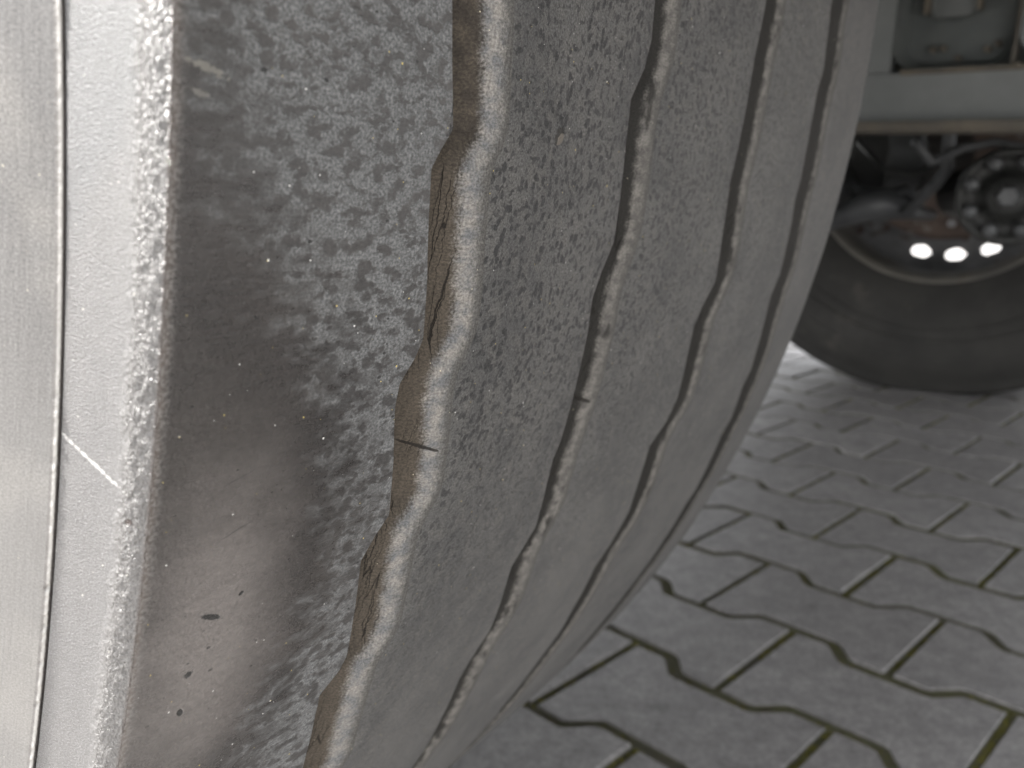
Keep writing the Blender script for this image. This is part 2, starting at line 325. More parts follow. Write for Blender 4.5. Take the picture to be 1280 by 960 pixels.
# ------------------------------------------------------------------ object helpers
def tag(o, label=None, cat=None, group=None, kind=None):
    if label: o['label'] = label
    if cat: o['category'] = cat
    if group: o['group'] = group
    if kind: o['kind'] = kind
    return o
def link(name, me, mat, parent=None, smooth=False, mw=None):
    if mat is not None and len(me.materials) == 0: me.materials.append(mat)
    if smooth: me.polygons.foreach_set('use_smooth', [True] * len(me.polygons))
    o = bpy.data.objects.new(name, me); COL.objects.link(o)
    if mw is not None: o.matrix_world = mw
    if parent is not None: o.parent = parent
    return o
def from_bm(name, bm, mat, parent=None, smooth=False, mw=None):
    me = bpy.data.meshes.new(name); bm.normal_update(); bm.to_mesh(me); bm.free()
    return link(name, me, mat, parent, smooth, mw)

# ------------------------------------------------------------------ directions of the place
TH = 0.5759
AX = Vector((math.sin(TH), math.cos(TH), 0))            # steered wheels' axle direction, inboard
PE = Vector((math.cos(TH), -math.sin(TH), 0))           # rolling direction of the wheels
UP = Vector((0, 0, 1))
D_AX, HZ = 0.5934, 0.0962
C_NEAR = -PE * D_AX + Vector((0, 0, CAMZ + HZ))         # on the axle line, beside the camera
PH = R_(44)
A = Vector((math.sin(PH), math.cos(PH), 0))             # across the truck
V = Vector((math.cos(PH), -math.sin(PH), 0))            # along the truck
def TV(v, a, z): return V * v + A * a + UP * z          # truck coordinates
M_T = Matrix(((V.x, A.x, 0, 0), (V.y, A.y, 0, 0), (0, 0, 1, 0), (0, 0, 0, 1)))

truck = bpy.data.objects.new('truck', None); COL.objects.link(truck)
truck.location = TV(-0.625, 1.06, 0)
tag(truck, 'grey truck seen from beside its front wheel, worn zigzag-grooved tyre filling the picture', 'truck')
bpy.context.view_layer.update()
def tlink(name, me, mat, smooth=False, parent=None):
    """mesh given in world coordinates, parented to the truck (or a part of it)"""
    p = parent or truck
    o = link(name, me, mat, None, smooth); o.parent = p
    root = p
    off = Vector((0, 0, 0))
    while root is not None:
        off += root.location; root = root.parent
    o.location = -off
    return o
def tbm(name, bm, mat, smooth=False, parent=None):
    me = bpy.data.meshes.new(name); bm.normal_update(); bm.to_mesh(me); bm.free()
    return tlink(name, me, mat, smooth, parent)

# ------------------------------------------------------------------ the near tyre
def interp(tr):
    xs = np.array([-t[0] for t in tr], float); ys = np.array([t[1] for t in tr], float)
    o = np.argsort(xs); xs, ys = xs[o], ys[o]
    def f(s):
        q = -s
        return np.interp(q, xs, ys)
    return f
def extend(tr, period, lo=-1700, hi=1700):
    """repeat the last and first teeth round the rest of the tyre"""
    tr = sorted(tr)
    s0, s1 = tr[0][0], tr[-1][0]
    amp = 4.0; out = list(tr)
    s = s0
    while s > lo:
        out += [(s - 0.16 * period, out[0][1] * 0 + 2.2), (s - period, -2.0)] ; s -= period
    s = s1
    while s < hi:
        out += [(s + 0.84 * period, -2.0), (s + period, 2.2)]; s += period
    return sorted(out)
# (round mm, sideways mm) of each groove's near edge
Z1 = [(-50, 0.2), (-57.5, 2.4), (-62, -1.6), (-70, -.6), (-78, .7), (-86.5, 2.5), (-89.5, .2), (-92.3, -1.5), (-103, 0), (-110, 1.3), (-118.5, 2.6), (-121.5, 1.4), (-125.5, -1.3), (-130, -1.3),
      (-140, .9), (-150.5, 2.7), (-153.5, .4), (-158, -2.1), (-169, -.4), (-181, 1.1), (-184, 0), (-187.5, -3.6), (-198, -2.6), (-208, -1.8), (-217, 0), (-221, -3.5)]
Z2 = [(-40, -1.6), (-64, 2.4), (-70, 1.0), (-76.5, -3.2), (-85, -2.3), (-97, .2), (-107, 1.6), (-114, -1.3), (-120, -2.7), (-129, -.6), (-148, 1.2), (-157, 1.2), (-163, .2), (-174, 2.2), (-184, 4.0), (-189, 1.5),
      (-195, -1.6), (-207, .8), (-219, 2.6), (-229, -1.0), (-236, -2.4), (-250, -.4), (-266, 1.8)]
Z3 = [(-45, -2), (-59, -4.4), (-74, -3.6), (-84, -3.8), (-93, -4.6), (-107, 0), (-122, 5.2), (-130, .3), (-136, -1.6), (-147, 1.2), (-162, 5.8), (-170, 3.5), (-177, -3.4), (-189, 0), (-206, 5.6), (-219, 3.0), (-228, -1.4), (-242, 1), (-264, 3.6)]
Z4 = [(-35, -13), (-54, -9), (-62, -12.2), (-72, -11), (-90, -8.5), (-97, -9.2), (-106, -5.6), (-124, -0.5), (-132, -3.2), (-146, 1.2), (-164, 7.8), (-170, 5.2), (-186, 9.8), (-193, 6.8), (-200, 8), (-221, 10.2), (-228, 7), (-241, 7.6), (-268, 5)]
Z1f, Z2f = interp(extend(Z1, 32.3)), interp(extend(Z2, 38))
Z3f, Z4f = interp(extend(Z3, 42)), interp(extend(Z4, 46))
SH = 59.6
GL = [101.8, 174.6, 246.4, 315.2]                       # groove near edges, mm across
A5 = 374.0
GROOVE_W = [15.0, 14.5, 15.5, 20.0]
GPROF = [(0, 0), (.12, .10), (.3, .6), (.45, 1.6), (.7, 3.6), (1.1, 4.9), (2.2, 5.3), (4, 5.35), (5.4, 5.15), (6.4, 4.5), (7.4, 3.75), (8.4, 3.0), (9.3, 2.35), (10.2, 1.75), (11, 1.3), (12, .8), (13, .42), (14, .15), (15, 0)]
RK = [(59.6, .5192), (85, .5212), (106, .5226), (120, .5224), (178, .5167), (246, .5174), (315, .5193), (345, .5193), (374, .5184), (385, .5168)]
def rad(u): return np.interp(u, [k[0] for k in RK], [k[1] for k in RK])
# columns: (u, a_mm, depth_mm, groove index or -1, gx, zone)
cols = []
outer = [(59.6, 0.0), (59.5, .25), (59.2, .8), (58.75, 1.6), (58.2, 2.8), (57.8, 4.2), (57.3, 6.6), (56.6, 9.4), (56.0, 12.0), (55.75, 12.8), (55.72, 13.0),
         (56.1, 13.06), (56.5, 13.12), (56.5, 13.30), (56.0, 13.34), (55.52, 13.34), (55.40, 13.38), (55.32, 13.48), (55.26, 13.65), (55.0, 14.1),
         (53.2, 17.2), (49.5, 24), (43.5, 38), (39.5, 58), (37, 85), (37, 115), (41, 145), (49, 170), (58, 190), (64, 208), (70, 216)]
uu = SH; prev = outer[0]; oc = []
for i, (a, q) in enumerate(outer):
    if i: uu -= math.hypot(a - prev[0], q - prev[1])
    prev = (a, q); oc.append((uu, a, q))
def dens(seg, step):
    out = []
    for (p, q) in zip(seg[:-1], seg[1:]):
        L = math.hypot(q[1] - p[1], q[2] - p[2]); n = max(1, int(L / step))
        for k in range(n):
            t = k / n; out.append(tuple(p[j] + (q[j] - p[j]) * t for j in range(3)))
    out.append(seg[-1]); return out
zoneA = dens(oc[:11], 0.35)        # rounded edge
zoneB = oc[10:20]                   # moulded flash line
zoneC = dens(oc[19:], 2.0)         # sidewall
for c in reversed(zoneC): cols.append((c[0], c[1], c[2], -1, 0, 'side'))
nC = len(cols)
for c in list(reversed(zoneB))[1:]: cols.append((c[0], c[1], c[2], -1, 0, 'lip'))
nB = len(cols)
for c in list(reversed(zoneA))[1:]: cols.append((c[0], c[1], c[2], -1, 0, 'edge'))
nA = len(cols)
ranges = [('side', 0, nC - 1), ('lip', nC - 1, nB - 1), ('edge', nB - 1, nA - 1)]
cur = SH
start = nA - 1
for gi, gl in enumerate(GL):
    n = int((gl - cur) / 1.6)
    for k in range(1, n + 1): cols.append((cur + (gl - cur) * k / n, cur + (gl - cur) * k / n, 0, -1, 0, 'rib'))
    ranges.append(('rib', start, len(cols) - 1)); start = len(cols) - 1
    sc = GROOVE_W[gi] / 15.0
    dsc = [1.0, .66, .45, .30][gi]
    for (x, dq) in GPROF[1:]: cols.append((gl + x * sc, gl + x * sc, dq * dsc, gi, x, 'groove'))
    ranges.append(('groove', start, len(cols) - 1)); start = len(cols) - 1
    cur = gl + GROOVE_W[gi]
n = 26
for k in range(1, n + 1): cols.append((cur + (A5 - cur) * k / n, cur + (A5 - cur) * k / n, 0, -1, 0, 'rib'))
ranges.append(('rib', start, len(cols) - 1)); start = len(cols) - 1
inner = [(374, 0), (374.9, .5), (376, 1.8), (377.5, 4.5), (380, 10), (383.5, 16), (390, 28), (397, 50), (401, 80), (401, 112), (396, 145), (388, 170), (378, 190), (372, 208), (366, 216)]
uu = A5; prev = inner[0]
for i, (a, q) in enumerate(inner[1:]):
    uu += math.hypot(a - prev[0], q - prev[1]); prev = (a, q); cols.append((uu, a, q, -1, 0, 'inner'))
ranges.append(('inner', start, len(cols) - 1))
# rows round the tyre: dense where the camera looks
sv = []
R0 = 520.0
full = 2 * math.pi * R0
s = 60.0
while s > 60.0 - full:
    sv.append(s)
    if -285 < s < -30: s -= 0.55
    elif -420 < s < 60: s -= 3.0
    else: s -= 12.0
sv = np.array(sv); nr = len(sv); nc = len(cols)
U = np.array([c[0] for c in cols]); AA = np.array([c[1] for c in cols]); Q = np.array([c[2] for c in cols]); GX = np.array([c[4] for c in cols])
zs = [Z1f(sv), Z2f(sv), Z3f(sv), Z4f(sv)]
# wrap the zigzag so the far side of the tyre closes quietly
ctrlU = [SH]; ctrlZ = [np.zeros(nr)]
for gi, gl in enumerate(GL):
    ctrlU += [gl, gl + GROOVE_W[gi]]; zz = zs[gi]
    k = 9 if gi else 5
    pad = np.pad(zz, k, mode='edge'); sm = np.convolve(pad, np.ones(2 * k + 1) / (2 * k + 1), 'valid')
    ctrlZ += [zz, sm * 0.92]
ctrlU.append(A5); ctrlZ.append(np.zeros(nr))
ctrlU = np.array(ctrlU); ctrlZ = np.array(ctrlZ)       # (k, nr)
shift = np.zeros((nr, nc))
for j in range(nc):
    u = U[j]
    if u <= SH or u >= A5: continue
    i = int(np.searchsorted(ctrlU, u)) - 1; i = max(0, min(i, len(ctrlU) - 2))
    t = (u - ctrlU[i]) / (ctrlU[i + 1] - ctrlU[i])
    isrib = i % 2 == 0
    if isrib:      # fade the zigzag out quickly away from groove edges
        wl = (1 - t) ** 2.2 ; wr = t ** 2.2
        base = ctrlZ[i] * wl + ctrlZ[i + 1] * wr
        if i in (6, 8): base = ctrlZ[i] * (1 - t) + ctrlZ[i + 1] * t
        shift[:, j] = base
    else: shift[:, j] = ctrlZ[i] * (1 - t) + ctrlZ[i + 1] * t
Am = AA[None, :] + shift
rr = np.repeat(rad(np.clip(AA, SH, 385))[None, :], nr, 0)
rr[:, U < SH] = rad(SH); rr[:, U > A5] = rad(A5)
# gentle unevenness of wear + ragged flash line + wrinkles in the rough band
Qm = np.repeat(Q[None, :], nr, 0)
dq = np.zeros((nr, nc)); da = np.zeros((nr, nc))
vis = (sv > -300) & (sv < -25)
for i in np.where((sv > -420) & (sv < 60))[0]:
    s_ = sv[i]
    for j in range(nc):
        z = cols[j][5]; a_ = U[j]
        if z in ('rib', 'groove'):
            dq[i, j] = 0.22 * mnoise.noise((a_ * .05, s_ * .05, 3)) + 0.05 * mnoise.noise((a_ * .35, s_ * .35, 1))
            if z == 'groove':
                k = min(1, GX[j] / 6) * (1 if GX[j] < 13 else .5)
                dq[i, j] += k * (.20 * mnoise.noise((a_ * .12, s_ * .09, 9)) + .07 * mnoise.noise((a_ * .5, s_ * .4, 5)))
        elif z == 'lip':
            rag = .11 * mnoise.noise((2.2, s_ * .9, 7)) + .30 * mnoise.noise((2.2, s_ * .045, 4))
            low = min(1, max(0, (-s_ - 105) / 40))
            rag += low * .5 * mnoise.noise((5, s_ * .75, 2))
            k = 1.0
            if j > nC - 1 + 5: k = .25
            dq[i, j] = rag * k
            da[i, j] = rag * .8 * k
        elif z == 'edge' and vis[i]:
            t = min(1, max(0, (a_ - 55.0) / 1.5)) * min(1, max(0, (SH - a_) / .5))
            v_ = mnoise.noise((a_ * 1.3, s_ * .75, 2)) * .36 + mnoise.noise((a_ * 2.4, s_ * 1.4, 6)) * .30
            da[i, j] = -t * .20 * v_; dq[i, j] = -t * .13 * v_
        elif z == 'side':
            k = min(1, max(0, (nC - 1 - j) / 10))
            dq[i, j] = 0.0; da[i, j] = k * .5 * mnoise.noise((a_ * .03, s_ * .02, 2))
Am = Am + da
rr = rr - (Qm + dq) / 1000.0
tt = sv / R0
P = (np.array(C_NEAR)[None, None, :] + np.array(AX)[None, None, :] * (Am / 1000.0)[:, :, None]
     + np.array(PE)[None, None, :] * (np.cos(tt)[:, None] * rr)[:, :, None] + np.array([0, 0, 1.0])[None, None, :] * (np.sin(tt)[:, None] * rr)[:, :, None])
P[:, :, 2] = np.maximum(P[:, :, 2], 0.0015)             # flattened where it carries the truck
# analytic normals over the whole sheet so that parts meet without a seam
Pn = np.concatenate([P[-1:], P, P[:1]], 0)
dR = Pn[2:] - Pn[:-2]
dC = np.empty_like(P); dC[:, 1:-1] = P[:, 2:] - P[:, :-2]; dC[:, 0] = P[:, 1] - P[:, 0]; dC[:, -1] = P[:, -1] - P[:, -2]
N = np.cross(dC, dR); N /= np.linalg.norm(N, axis=2, keepdims=True) + 1e-12
outw = P - (np.array(C_NEAR) + np.array(AX) * 0.2)
if (N[nr // 2] * outw[nr // 2]).sum() < 0: N = -N
def sheet(name, c0, c1, mat, parent):
    cc = np.arange(c0, c1 + 1); k = len(cc)
    v = P[:, cc].reshape(-1, 3) - np.array(C_NEAR)
    i = np.arange(nr)[:, None]; j = np.arange(k - 1)[None, :]; i2 = (i + 1) % nr
    f = np.stack([i * k + j, i * k + j + 1, i2 * k + j + 1, i2 * k + j], -1).reshape(-1, 4)
    a, b_, c_ = v[f[0, 0]], v[f[0, 1]], v[f[0, 2]]
    if np.dot(np.cross(b_ - a, c_ - a), N[0, cc[0]]) < 0: f = f[:, ::-1]
    me = bpy.data.meshes.new(name)
    me.vertices.add(len(v)); me.vertices.foreach_set('co', v.astype(np.float32).ravel())
    me.loops.add(f.size); me.loops.foreach_set('vertex_index', f.astype(np.int32).ravel())
    me.polygons.add(len(f)); me.polygons.foreach_set('loop_start', np.arange(0, f.size, 4, dtype=np.int32)); me.polygons.foreach_set('loop_total', np.full(len(f), 4, np.int32))
    me.update(calc_edges=True); me.validate()
    at = me.attributes.new('ts', 'FLOAT_VECTOR', 'POINT')
    ts = np.zeros((nr, k, 3), np.float32)
    ts[:, :, 0] = np.where((U[cc][None, :] > SH) & (U[cc][None, :] < A5), (AA[cc][None, :] + shift[:, cc]), U[cc][None, :]); ts[:, :, 1] = sv[:, None]; ts[:, :, 2] = GX[cc][None, :]
    at.data.foreach_set('vector', ts.ravel())
    me.polygons.foreach_set('use_smooth', [True] * len(me.polygons))
    me.normals_split_custom_set_from_vertices(N[:, cc].reshape(-1, 3).tolist())
    me.materials.append(mat)
    o = bpy.data.objects.new(name, me); COL.objects.link(o); o.parent = parent
    return o
tyre = None
for (z, c0, c1) in ranges:
    if z == 'inner': 
        tyre = sheet('tyre', c0, c1, M_SIDE, truck)
        tyre.location = C_NEAR - truck.location
tag(tyre, 'worn black tyre with zigzag grooves and a smooth polished shoulder, right before the camera')
ribs = 0; grooves = 0
RL = ['smooth outer shoulder rib, polished dark low down and bloomed with drop marks', 'spotted grey rib with a small pebble dent', 'grey rib between second and third grooves', 'narrow grey rib beyond the third groove', 'inner edge rib at the curved outline']
GLb = ['widest groove with cracked brown wall', 'second groove with pale dusty far wall', 'third groove with dark scuffs', 'innermost shallow groove']
for (z, c0, c1) in ranges:
    if z == 'side': sheet('sidewall', c0, c1, M_SIDE, tyre)
    elif z == 'lip': sheet('moulding_line', c0, c1, M_LIP, tyre)
    elif z == 'edge': sheet('shoulder_edge', c0, c1, M_EDGE, tyre)
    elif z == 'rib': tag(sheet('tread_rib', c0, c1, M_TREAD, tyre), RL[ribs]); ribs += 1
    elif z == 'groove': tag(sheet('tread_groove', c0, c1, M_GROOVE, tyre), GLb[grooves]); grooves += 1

# ------------------------------------------------------------------ revolved wheel pieces
def revolve(prof, n, centre, axis, up=UP, closed=False, flat=None):
    """prof: (along axis, radius) in metres"""
    axis = axis.normalized(); side = up.cross(axis).normalized(); u2 = axis.cross(side)
    bm = bmesh.new(); rings = []
    for (a, r) in prof:
        ring = []
        for k in range(n):
            t = 2 * math.pi * k / n
            p = centre + axis * a + (side * math.cos(t) + u2 * math.sin(t)) * max(r, 1e-4)
            if flat is not None: p.z = max(p.z, flat)
            ring.append(bm.verts.new(p))
        rings.append(ring)
    for r0, r1 in zip(rings[:-1], rings[1:]):
        for k in range(n): bm.faces.new((r0[k], r0[(k + 1) % n], r1[(k + 1) % n], r1[k]))
    bmesh.ops.recalc_face_normals(bm, faces=bm.faces)
    return bm
def disc_with_holes(centre, axis, prof, n, nh, rh, hr, thick, phase=0.0, skip=()):
    """dished disc: prof (radius, axial); nh hand holes on radius rh, half sizes hr=(radial, tangential)"""
    axis = axis.normalized(); side = UP.cross(axis).normalized(); u2 = axis.cross(side)
    rs = np.linspace(prof[0][0], prof[-1][0], 80); az = np.interp(rs, [p[0] for p in prof], [p[1] for p in prof])
    bm = bmesh.new(); g = []
    for r, a in zip(rs, az):
        g.append([bm.verts.new(centre + axis * a + (side * math.cos(2 * math.pi * k / n) + u2 * math.sin(2 * math.pi * k / n)) * r) for k in range(n)])
    for i in range(len(rs) - 1):
        for k in range(n):
            t = 2 * math.pi * (k + .5) / n; r = (rs[i] + rs[i + 1]) / 2; hole = False
            for h in range(nh):
                if h in skip: continue
                th = 2 * math.pi * (h + phase) / nh; dt = (t - th + math.pi) % (2 * math.pi) - math.pi
                if ((r - rh) / hr[0]) ** 2 + (dt * rh / hr[1]) ** 2 < 1: hole = True
            if not hole: bm.faces.new((g[i][k], g[i][(k + 1) % n], g[i + 1][(k + 1) % n], g[i + 1][k]))
    geo = bmesh.ops.solidify(bm, geom=bm.faces[:], thickness=thick)
    bmesh.ops.recalc_face_normals(bm, faces=bm.faces)
    return bm
def cyl(p0, p1, r0, r1=None, n=16, caps=True, bev=0):
    p0, p1 = Vector(p0), Vector(p1); ax = (p1 - p0); L = ax.length; r1 = r0 if r1 is None else r1
    if bev: prof = [(0, 0), (0, r0 - bev), (bev, r0), (L - bev, r1), (L, r1 - bev), (L, 0)]
    else: prof = [(0, 0), (0, r0), (L, r1), (L, 0)]
    up = UP if abs(ax.normalized().z) < .9 else Vector((1, 0, 0))
    return revolve(prof, n, p0, ax, up)
def box(v0, v1, a0, a1, z0, z1, bev=0.006, mtx=None):
    bm = bmesh.new(); bmesh.ops.create_cube(bm, size=1)
    for w_ in bm.verts:
        w_.co = Vector((v0 if w_.co.x < 0 else v1, a0 if w_.co.y < 0 else a1, z0 if w_.co.z < 0 else z1))
    if bev: bmesh.ops.bevel(bm, geom=bm.edges[:], offset=bev, segments=2, profile=.7, affect='EDGES')
    bmesh.ops.transform(bm, matrix=mtx or M_T, verts=bm.verts)
    return bm
def tube(pts, rads, n=12):
    bm = bmesh.new(); rings = []
    pts = [Vector(p) for p in pts]
    for i, p in enumerate(pts):
        d_ = (pts[min(i + 1, len(pts) - 1)] - pts[max(i - 1, 0)]).normalized()
        s_ = d_.cross(UP if abs(d_.z) < .9 else Vector((1, 0, 0))).normalized(); u_ = s_.cross(d_)
        rr_ = rads[i] if isinstance(rads, (list, tuple)) else rads
        rr_ = rr_ if isinstance(rr_, tuple) else (rr_, rr_)
        rings.append([bm.verts.new(p + s_ * math.cos(2 * math.pi * k / n) * rr_[0] + u_ * math.sin(2 * math.pi * k / n) * rr_[1]) for k in range(n)])
    for a_, b_ in zip(rings[:-1], rings[1:]):
        for k in range(n): bm.faces.new((a_[k], a_[(k + 1) % n], b_[(k + 1) % n], b_[k]))
    bm.faces.new(rings[0]); bm.faces.new(rings[-1])
    bmesh.ops.recalc_face_normals(bm, faces=bm.faces)
    return bm

# near wheel's rim (only seen from a step aside)
near_rim = tbm('wheel_rim', revolve([(.062, .306), (.064, .318), (.07, .318), (.085, .296), (.12, .288), (.20, .262), (.30, .262), (.352, .288), (.368, .318), (.376, .318), (.378, .306), (.35, .28), (.3, .25), (.20, .25), (.12, .275), (.062, .306)], 72, C_NEAR, AX), M_RIM, True)
tbm('wheel_disc', disc_with_holes(C_NEAR + AX * .09, AX, [(.0, .0), (.12, .0), (.17, .0), (.22, .045), (.272, .03)], 400, 10, .215, (.022, .03), .009), M_DISC, True, near_rim)
tbm('wheel_hub', cyl(C_NEAR + AX * .02, C_NEAR + AX * .2, .085, .11, 32, bev=.008), M_DARK, True, near_rim)

# far wheel: inner side towards the camera
C_FAR = Vector((0.868, 1.785, CAMZ + HZ + 0.012))        # centre of its inner face
RT = .522
farprof = [(.045, .262), (.03, .268), (.012, .285), (.002, .315), (-.012, .35), (-.018, .40), (-.014, .44), (-.002, .47), (.010, .487), (.016, .497), (.018, .505), (.022, .5125), (.030, .5175), (.05, .5195), (.085, RT), (.088, RT - .009), (.096, RT - .009), (.099, RT),
           (.145, RT), (.148, RT - .009), (.156, RT - .009), (.159, RT), (.2, RT), (.203, RT - .009), (.211, RT - .009), (.214, RT), (.27, .519), (.30, .514), (.31, .50), (.33, .46), (.338, .40), (.33, .34), (.30, .29), (.275, .27)]
ringed = []
for (a, r) in farprof:
    ringed.append((a, r))
tyre2 = tbm('tyre', revolve(ringed, 128, C_FAR, AX, flat=.0015), M_FAR, True)
tag(tyre2, 'dark tyre of the wheel across the truck, out of focus')
for (a, r, wd) in ((-.0195, .395, .006), (-.014, .435, .005), (-.004, .335, .006), (-.0165, .372, .003)):
    tbm('sidewall_ring', revolve([(a + .006, r - wd), (a - .001, r - wd * .5), (a - .001, r + wd * .5), (a + .006, r + wd)], 128, C_FAR, AX), M_FAR, True, tyre2)
rim2 = tbm('wheel_rim', revolve([(.045, .262), (.030, .281), (.022, .283), (.019, .277), (.022, .270), (.030, .266), (.040, .262), (.065, .261), (.072, .262), (.10, .263), (.115, .2635), (.16, .2635), (.25, .264), (.285, .269), (.30, .286)], 128, C_FAR, AX), M_RIM, True)
tag(rim2, 'grey rim of the far wheel with dull brown lip')
DC = C_FAR + AX * .195
disc = tbm('wheel_disc', disc_with_holes(DC, AX, [(.09, .075), (.15, .07), (.200, .03), (.265, -.03)], 420, 20, .2270, (.0125, .0200), .007, -.27, (17, 18)), M_DISC, True, rim2)
# brake drum & backing plate inside the wheel
drum = tbm('brake_drum', revolve([(.20, .0), (.20, .170), (.14, .184), (.09, .190), (.085, .186), (.08, .166), (.085, .12), (.06, .09), (.06, 0)], 96, C_FAR, AX), M_RUST, True)
for k in range(10):
    t = 2 * math.pi * (k + .3) / 10; side = UP.cross(AX).normalized()
    c = C_FAR + AX * .075 + (side * math.cos(t) + UP * math.sin(t)) * .156
    tbm('drum_bolt', cyl(c, c + AX * .016 - AX * .03, .009, n=6), M_BOLT, False, drum)

# ------------------------------------------------------------------ chassis
def ray(x, y):
    X, Y = x - 640, y - 480; cr, sr = math.cos(-ROLL), math.sin(-ROLL)
    X, Y = X * cr + Y * sr, -X * sr + Y * cr
    c, s_ = math.cos(PITCH), math.sin(PITCH); u_ = -Y / FPX
    return Vector((X / FPX, c + u_ * s_, -s_ + u_ * c))
CAMP = Vector((0, 0, CAMZ))
def at(x, y, a):
    """point seen at (x, y) on the upright plane `a` metres across the truck"""
    r = ray(x, y); return CAMP + r * (a / r.dot(A))
AB = 1.02
# chassis cross plate: flat band, recessed pressing above, folded rusty flange below
b0, b1 = at(1078, 147, AB), at(1279, 141, AB)
t0, t1 = at(1078, 88, AB), at(1279, 77, AB)
ex = (b1 - b0).normalized(); ez = (t0 - b0); hb = ez.length; ez = (ez - ex * ez.dot(ex)).normalized(); ey = ex.cross(ez)
if ey.dot(A) < 0: ey = -ey
MB = Matrix(((ex.x, ey.x, ez.x, b0.x), (ex.y, ey.y, ez.y, b0.y), (ex.z, ey.z, ez.z, b0.z), (0, 0, 0, 1)))
print('band height', hb, 'z', b0.z, t0.z)
beam = tbm('chassis_beam', box(-1.2, .9, 0, .012, .0, hb, .002, MB), M_FRAME)
tag(beam, 'grey painted chassis beam above the far wheel, with pressed recesses')
tbm('bottom_flange', box(-1.2, .9, -.022, .03, -.0125, -.0008, .0025, MB), M_LIPRUST, False, beam)
# recessed panel: frame of posts round sunk plates
def rrect_plate(x0, x1, z0, z1, r, y, n=6):
    bm = bmesh.new(); vs = []
    for cx, cz, a0 in ((x1 - r, z1 - r, 0), (x0 + r, z1 - r, 90), (x0 + r, z0 + r, 180), (x1 - r, z0 + r, 270)):
        for k in range(n + 1):
            t = R_(a0 + 90 * k / n); vs.append((cx + r * math.cos(t), cz + r * math.sin(t)))
    return vs
def pocket(x0, x1, z0, z1, r, depth, slope, mat, name, y0=0.0):
    vs = rrect_plate(x0, x1, z0, z1, r, 0); bm = bmesh.new()
    cx, cz = (x0 + x1) / 2, (z0 + z1) / 2
    rings = []
    for (k, y) in ((1.0, y0), (1.0 - .15 * slope, y0 + depth * .25), (1.0 - slope * .8, y0 + depth * .9), (1 - slope, y0 + depth)):
        rings.append([bm.verts.new((x + (cx - x) * 0 + (-(1 - k) * .5 * (x - cx) / abs(x - cx + 1e-9) * (x1 - x0) * .5), y, z - (1 - k) * .5 * (z - cz) / abs(z - cz + 1e-9) * (z1 - z0) * .5)) for x, z in vs])
    for a_, b_ in zip(rings[:-1], rings[1:]):
        m = len(vs)
        for k in range(m): bm.faces.new((a_[k], a_[(k + 1) % m], b_[(k + 1) % m], b_[k]))
    bm.faces.new(rings[-1])
    bmesh.ops.recalc_face_normals(bm, faces=bm.faces)
    bmesh.ops.transform(bm, matrix=MB, verts=bm.verts)
    return tbm(name, bm, mat, False, beam)
def bx(x, y=150):      # pixel column -> distance along the beam
    p = at(x, y, AB); return (p - b0).dot(ex)
H2 = .26
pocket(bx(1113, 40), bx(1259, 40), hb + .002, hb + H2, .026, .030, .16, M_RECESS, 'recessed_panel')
pocket(bx(1268, 40), bx(1268, 40) + .20, hb + .012, hb + H2, .02, .022, .16, M_FRAME, 'recessed_panel')
tbm('upright_web', box(-1.2, bx(1113, 40) - .0015, .0012, .012, hb + .0008, hb + H2, .001, MB), M_FRAME, False, beam)
tbm('upright_web', box(bx(1259, 40) + .0015, bx(1268, 40) - .0015, .002, .014, hb + .0008, hb + H2, .001, MB), M_LIPRUST, False, beam)
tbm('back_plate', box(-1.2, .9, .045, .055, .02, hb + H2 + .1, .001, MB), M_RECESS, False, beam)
tbm('top_fold', box(bx(1113, 40) + .012, .9, -.004, .004, hb - .0032, hb + .0022, .001, MB), M_LIPRUST, False, beam)
# sunk pad seen at the very top
pocket(bx(1148, 10), bx(1206, 10), hb + .055, hb + .24, .012, .006, .1, M_FRAME, 'pressed_pad', .023)
tbm('web_edge', box(bx(1143, 10) - .002, bx(1148, 10) - .001, .016, .026, hb + .062, hb + .24, .001, MB), M_LIPRUST, False, beam)
tbm('web_edge', box(bx(1207, 10), bx(1212, 10), .016, .026, hb + .062, hb + .24, .001, MB), M_LIPRUST, False, beam)
for (x, y) in ((1150, 52), (1163, 50), (1182, 62), (1219, 50), (1233, 42), (1268, 74)):
    p = at(x, y, AB); q = MB.inverted() @ p
    tbm('rivet', cyl(MB @ Vector((q.x, .034 if x < 1259 else .0, q.z)), MB @ Vector((q.x, .022 if x < 1259 else -.006, q.z)), .0042, .003, 8), M_LIPRUST, True, beam)

# dark underbody pieces behind and below the beam
tbm('axle_beam', tube([C_NEAR + AX * .25 + UP * -.02, TV(-.62, .55, .43), TV(-.62, .9, .40), TV(-.62, 1.3, .40), TV(-.62, 1.62, .43), C_FAR + AX * .07 + UP * -.01], [(.05, .06), (.045, .055), (.045, .06), (.045, .06), (.045, .055), (.05, .06)], 16), M_DARK, True)
for a_ in (.62, 1.46):
    tbm('frame_rail', box(-4.4, .8, a_ - .04, a_ + .04, .70, .94, .008), M_DARK)
tbm('engine_sump', box(-.5, .5, .86, 1.24, .62, .98, .04), M_DARK)
